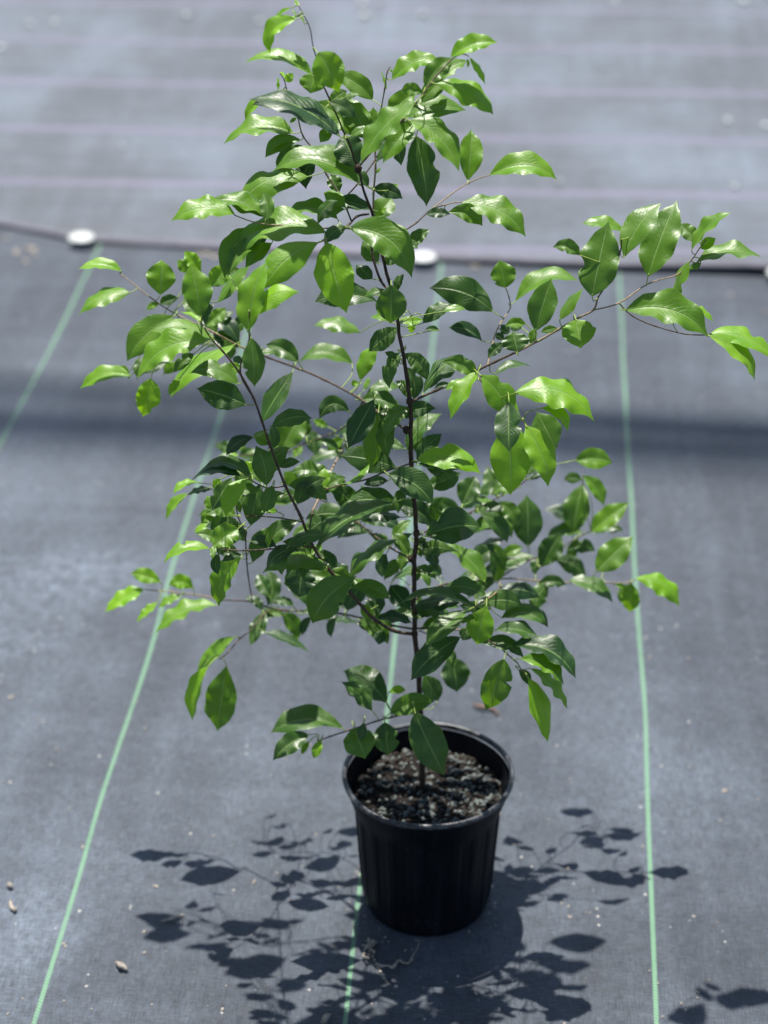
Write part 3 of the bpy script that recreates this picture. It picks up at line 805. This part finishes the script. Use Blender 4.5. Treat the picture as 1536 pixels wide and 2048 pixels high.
def make_leaf(mb, bx, by, tx, ty, w, bend, age, yo, slope, seed):
    rn = random.Random(seed)
    best = None
    for (nx, ny, nY, k) in NODES:
        d = math.hypot(nx - bx, ny - by) + (3 if k == 0 else 0)
        if best is None or d < best[0]: best = (d, nx, ny, nY)
    Y = best[3] + yo * 1.3
    Lp = math.hypot(tx - bx, ty - by)
    sc = F * cos(PITCH) / (D0 + Y) * 1.0 - 0.0
    sc = F / ((at(bx, by, Y) - CAM).dot(Vector((0, cos(PITCH), -sin(PITCH)))))
    if slope is None: slope = 0.55 + rn.uniform(-.2, .3)
    Yt = Y - slope * (ty - by) / sc + rn.uniform(-.006, .006)
    P0 = at(bx, by, Y); P1 = at(tx, ty, Yt); P1 = P1 + (P1 - P0) * 0.05
    m = (P1 - P0)
    L = m.length; m.normalize()
    c = (CAM - P0).normalized()
    n0 = (c - m * c.dot(m)).normalized()
    sd = m.cross(n0)
    ratio = w / Lp
    r = math.acos(max(0.25, min(1.0, ratio / 0.47)))
    r = max(radians(10), min(r, radians(60)))
    cand = [n0 * cos(r) + sd * sin(r), n0 * cos(r) - sd * sin(r)]
    nrm = max(cand, key=lambda q: q.z + rn.uniform(-.12, .12))
    W = (w / sc) / cos(r) * 1.06
    # image-plane bend of the midrib
    dx, dy = (tx - bx) / Lp, (ty - by) / Lp
    q = (dy, -dx)
    if q[1] > 0: q = (-q[0], -q[1])
    bd = bend if bend is not None else 0.05 * Lp
    e = (IRT * q[0] + IUP * (-q[1]))
    arch = rn.uniform(0.04, 0.13) * L
    Pc = (P0 + P1) * 0.5 + e * (2 * bd / sc) + nrm * arch
    fold = radians(rn.uniform(10, 33)) * (1 if rn.random() < 0.85 else -0.4)
    k = rn.uniform(0.86, 1.14)
    wa = rn.uniform(0.02, 0.09); wf = rn.uniform(2.0, 3.6); wp = rn.uniform(0, 6.28); wp2 = rn.uniform(0, 6.28)
    twist = rn.uniform(-.4, .4)
    tipcurl = rn.uniform(0.0, 0.14) * L
    n = 22; mcols = 8
    vs = []; uvs = []; fs = []
    bite = None
    if Lp > 45 and rn.random() < 0.28: bite = (rn.uniform(.25, .75), rn.choice((-1, 1)), rn.uniform(.03, .08), rn.uniform(.15, .5))
    for i in range(n + 1):
        s = i / n
        p = P0 * (1 - s) ** 2 + Pc * 2 * s * (1 - s) + P1 * s * s
        t = ((Pc - P0) * (1 - s) + (P1 - Pc) * s).normalized()
        nn = (nrm - t * nrm.dot(t)).normalized()
        tw = twist * (s - 0.4)
        s0 = t.cross(nn)
        nn2 = nn * cos(tw) + s0 * sin(tw)
        ss = s0 * cos(tw) - nn * sin(tw)
        p = p - nn2 * tipcurl * max(0, s - 0.55) ** 2 * 3
        hw = 0.5 * W * prof(s, k)
        for j in range(mcols + 1):
            v = -1 + 2 * j / mcols
            sg = 1 if v > 0 else -1
            h2 = hw * (1 + 0.022 * sin(s * 17 + wp + sg) + 0.013 * sin(s * 31 + wp2 * sg))
            if bite and sg == bite[1]:
                g = math.exp(-((s - bite[0]) / bite[2]) ** 4)
                h2 *= 1 - bite[3] * g
            fa = fold * (1 - 0.5 * s)
            lat = abs(v) * h2
            wave = hw * wa * 2.2 * (v * v) * sin(2 * pi * wf * s + (wp if sg > 0 else wp2)) * min(1, s * 4)
            curlz = -hw * 0.10 * (v ** 4)
            pos = p + ss * (sg * lat * cos(fa)) + nn2 * (lat * sin(fa) + wave + curlz)
            vs.append(pos - TOFF); uvs.append((0.5 + 0.5 * v, s))
    for i in range(n):
        for j in range(mcols):
            a = i * (mcols + 1) + j
            fs.append((a, a + 1, a + mcols + 2, a + mcols + 1))
    # keep the glossy upper face on the side of nrm
    a0, a1, a2 = vs[fs[len(fs) // 2 + 2][0]], vs[fs[len(fs) // 2 + 2][1]], vs[fs[len(fs) // 2 + 2][2]]
    if (a1 - a0).cross(a2 - a1).dot(nrm) < 0: fs = [f_[::-1] for f_ in fs]
    mb.add(vs, fs, 0, uvs, max(0, min(1, age + rn.uniform(-.08, .08))))
    # petiole, down to the twig
    Pn = at(best[1], best[2], best[3])
    if (Pn - P0).length < 0.0025:
        return
    d = (Pn - P0)
    midp = P0 + d * 0.5 - (Pc - P0).normalized() * min(0.006, d.length * 0.3) + Vector((0, 0, d.length * 0.08))
    tail = P0 + (Pc - P0) * 0.06
    pts, rad = smooth_line([Pn - TOFF, midp - TOFF, P0 - TOFF, tail - TOFF], [.00050, .00045, .00048, .0003], 4)
    tube(mb, pts, rad, 5, 1)


allleaf = []
for (ox, oy, rows) in LEAVES:
    for row in rows:
        row = list(row) + [None] * (9 - len(row))
        bx, by, tx, ty, w, bend, age, yo, slope = row
        K = 1 / 3.84
        allleaf.append((ox + bx * K, oy + by * K, ox + tx * K, oy + ty * K, w * K, None if bend is None else bend * K, 0.30 if age is None else age, yo or 0.0, slope))
# more small leaves on the twigs at the back, where the crown is thick
r4 = random.Random(77)
for (x0, y0, x1, y1, nn_) in ((400, 870, 660, 1100, 32), (560, 1060, 840, 1280, 36), (830, 1000, 1120, 1280, 42), (640, 780, 880, 1080, 30), (560, 160, 800, 470, 14), (1050, 900, 1250, 1150, 10), (350, 620, 520, 760, 10), (700, 560, 830, 800, 9)):
    for _ in range(nn_):
        bx, by = r4.uniform(x0, x1), r4.uniform(y0, y1)
        cand = [q for q in NODES if math.hypot(q[0] - bx, q[1] - by) < 60 and q[2] > -0.07]
        if not cand: continue
        q = r4.choice(cand)
        a = r4.uniform(0, 2 * pi); dd = r4.uniform(6, 16)
        bx, by = q[0] + dd * cos(a), q[1] + dd * sin(a)
        a += r4.uniform(-.7, .7); L_ = r4.uniform(42, 90)
        allleaf.append((bx, by, bx + L_ * cos(a), by + L_ * sin(a) * 0.8, L_ * r4.uniform(.34, .48), L_ * .12, r4.uniform(.0, .28), r4.uniform(-.01, .03), None))
order = sorted(range(len(allleaf)), key=lambda i: -math.hypot(allleaf[i][2] - allleaf[i][0], allleaf[i][3] - allleaf[i][1]) * allleaf[i][4])
big = set(order[:100])
rest = MB()
for i, a in enumerate(allleaf):
    if i in big:
        mb = MB(); make_leaf(mb, *a, seed=i * 7 + 3)
        mb.build("leaf", [M_LEAF, M_PET], tree)
    else:
        make_leaf(rest, *a, seed=i * 7 + 3)
fo = rest.build("foliage", [M_LEAF, M_PET], tree)
fo['kind'] = 'stuff'
print("leaves", len(allleaf))

# ------------------------------------------------------------------ litter on the cloth
r3 = random.Random(21)


def scrap(name, pts_px, rad, mat, label, cat, flat=0.5, group=None):
    """small curled scrap following photo ground points"""
    mb = MB()
    ps = [gnd(x, y, z) for x, y, z in pts_px]
    o0 = Vector((ps[0].x, ps[0].y, 0))
    pp, rr = smooth_line([p - o0 for p in ps], rad, 5)
    tube(mb, pp, rr, 7, 0, 0.25, r3)
    for i, v in enumerate(mb.v): pass
    o = mb.build(name, mat)
    o.location = o0
    tag(o, label, cat, group)
    return o


scrap("root_strand", [(752, 1925, .002), (763, 1932, .003), (776, 1931, .002), (786, 1935, .003), (797, 1921, .003), (806, 1925, .004), (817, 1926, .003), (823, 1916, .004), (831, 1903, .005), (838, 1888, .005), (835, 1880, .004), (828, 1879, .002)], [.0005, .0014, .0007, .0018, .0010, .0015, .0008, .0006, .0005, .0005, .0004, .0003], M_PALE, "curly pale dried root strand on the cloth in front of the pot", 'root strand')
scrap("dry_leaf", [(945, 1409, .003), (962, 1413, .005), (985, 1418, .004), (998, 1430, .003)], [.0008, .0022, .0018, .0006], M_DRY, "dried reddish brown leaf lying on the cloth behind the pot", 'dry leaf')
scrap("wood_chip", [(232, 1925, .003), (242, 1931, .005), (254, 1939, .003)], [.0015, .0034, .0018], M_STONE, "small brown wood chip on the cloth right of the leftmost lower green line", 'wood chip')
scrap("dry_curl", [(21, 1800, .003), (22, 1812, .003), (29, 1820, .003), (33, 1817, .003)], [.0010, .0020, .0026, .0012], M_PALE, "pale curled scrap on the cloth near the left edge of the photo", 'scrap')
scrap("pebble", [(15, 1767, .003), (20, 1771, .004), (25, 1774, .003)], [.0012, .0032, .0016], M_STONE, "small dull pebble just above the pale curled scrap by the left edge", 'pebble')
scrap("dry_stick", [(322, 1843, .002), (345, 1836, .003), (370, 1829, .002)], [.0006, .0016, .0005], M_PALE, "short pale dry stick on the cloth left of the leaf shadows", 'stick')
scrap("leaf_scrap", [(645, 2046, .003), (651, 2036, .008), (660, 2028, .004)], [.0022, .0034, .0010], M_PALE, "pale folded leaf scrap at the bottom edge left of the middle green line", 'leaf scrap')
mb = MB()
o0 = gnd(736, 1900, 0)
for q in range(16):
    c = gnd(736 + r3.uniform(-12, 12), 1900 + r3.uniform(-14, 14), r3.uniform(.001, .006))
    a = r3.uniform(0, 2 * pi); l = r3.uniform(.004, .010)
    d = Vector((cos(a), sin(a), r3.uniform(-.2, .5))) * l
    pp, rr = smooth_line([c - o0, c - o0 + d * .5 + Vector((r3.uniform(-.003, .003), r3.uniform(-.003, .003), .002)), c - o0 + d], [.0004, .0016, .0004], 4)
    tube(mb, pp, rr, 6, 0, .3, r3)
for q in range(9):
    c = gnd(745 + q * 4, 1915 + q * 7 + r3.uniform(-3, 3), .001)
    blob(mb, c - o0, .0022, .0014, .0010, r3.uniform(0, 3), r3, 0, 7, .35)
cl = mb.build("dry_clump", M_PALE)
cl.location = o0
tag(cl, "crumbly clump of pale dried fibres on the cloth against the front left of the pot", 'dry clump')

mb = MB()
for _ in range(230):
    px = r3.uniform(-60, 1600); py = 2100 - 1560 * r3.random() ** 1.3
    c = gnd(px, py, 0)
    if (c - Vector((PX, PY, 0))).length < 0.075: continue
    s = r3.choice([.0006, .0008, .0010, .0013]) * r3.uniform(.7, 1.3)
    blob(mb, c + Vector((0, 0, s * .5)), s * r3.uniform(1, 2), s, s * .6, r3.uniform(0, 3), r3, r3.choice((0, 0, 1, 1)), 6)
for _ in range(70):
    a = r3.uniform(0, 2 * pi); q = 0.068 + abs(r3.gauss(0, .014)); s = r3.uniform(.0005, .0013)
    blob(mb, Vector((PX + q * cos(a), PY + q * sin(a), s * .5)), s * r3.uniform(1, 2), s, s * .6, r3.uniform(0, 3), r3, r3.choice((0, 1, 1)), 6)
for (px, py, s) in ((995, 513, .009), (33, 505, .006), (60, 500, .007), (75, 512, .006), (55, 525, .006), (400, 512, .006), (415, 508, .005), (270, 482, .005), (953, 535, .006), (432, 515, .006), (15, 480, .006), (1460, 590, .004), (1532, 625, .004), (1245, 1122, .0022), (1448, 1582, .0028), (1389, 1832, .0018), (1140, 1833, .0018), (509, 1765, .0022), (552, 1748, .0020), (634, 1670, .0014), (20, 1395, .003), (112, 1500, .002), (1395, 1985, .0016), (128, 1890, .0022), (310, 1775, .0022)):
    c = gnd(px, py, 0)
    for q in range(3):
        blob(mb, c + Vector((r3.uniform(-s, s), r3.uniform(-s, s), s * .25)), s * r3.uniform(.5, 1), s * .6, s * .3, r3.uniform(0, 3), r3, r3.choice((0, 1, 1)), 8)
gr = mb.build("grit", [M_PALE, M_STONE, M_DRY], smooth=False)
tag(gr, "pale grit and crumbs strewn over the woven ground cloth", 'grit', kind='stuff')
mb = MB()
for (px, py, s) in ((372, 30, .0045), (519, 42, .004), (110, 43, .004), (60, 47, .004), (3, 95, .0048), (729, 31, .0055), (846, 28, .0052), (898, 3, .0045), (1228, 2, .0045), (1487, 2, .006), (725, 8, .006), (760, 6, .004), (1463, 22, .003), (1120, 362, .003), (1455, 240, .004), (1530, 250, .004), (1470, 372, .003), (245, 292, .0025), (1100, 90, .002), (640, 60, .002), (300, 120, .002)):
    c = gnd(px, py, 0.014)
    s *= 1.7
    blob(mb, c, s, s * .9, s * .6, r3.uniform(0, 3), r3, 0, 8, .15)
gb = mb.build("pale_grit", [M_PIN], smooth=False)
tag(gb, "scattered pale crumbs on the far cloth, blurred to soft discs", 'grit', kind='stuff')
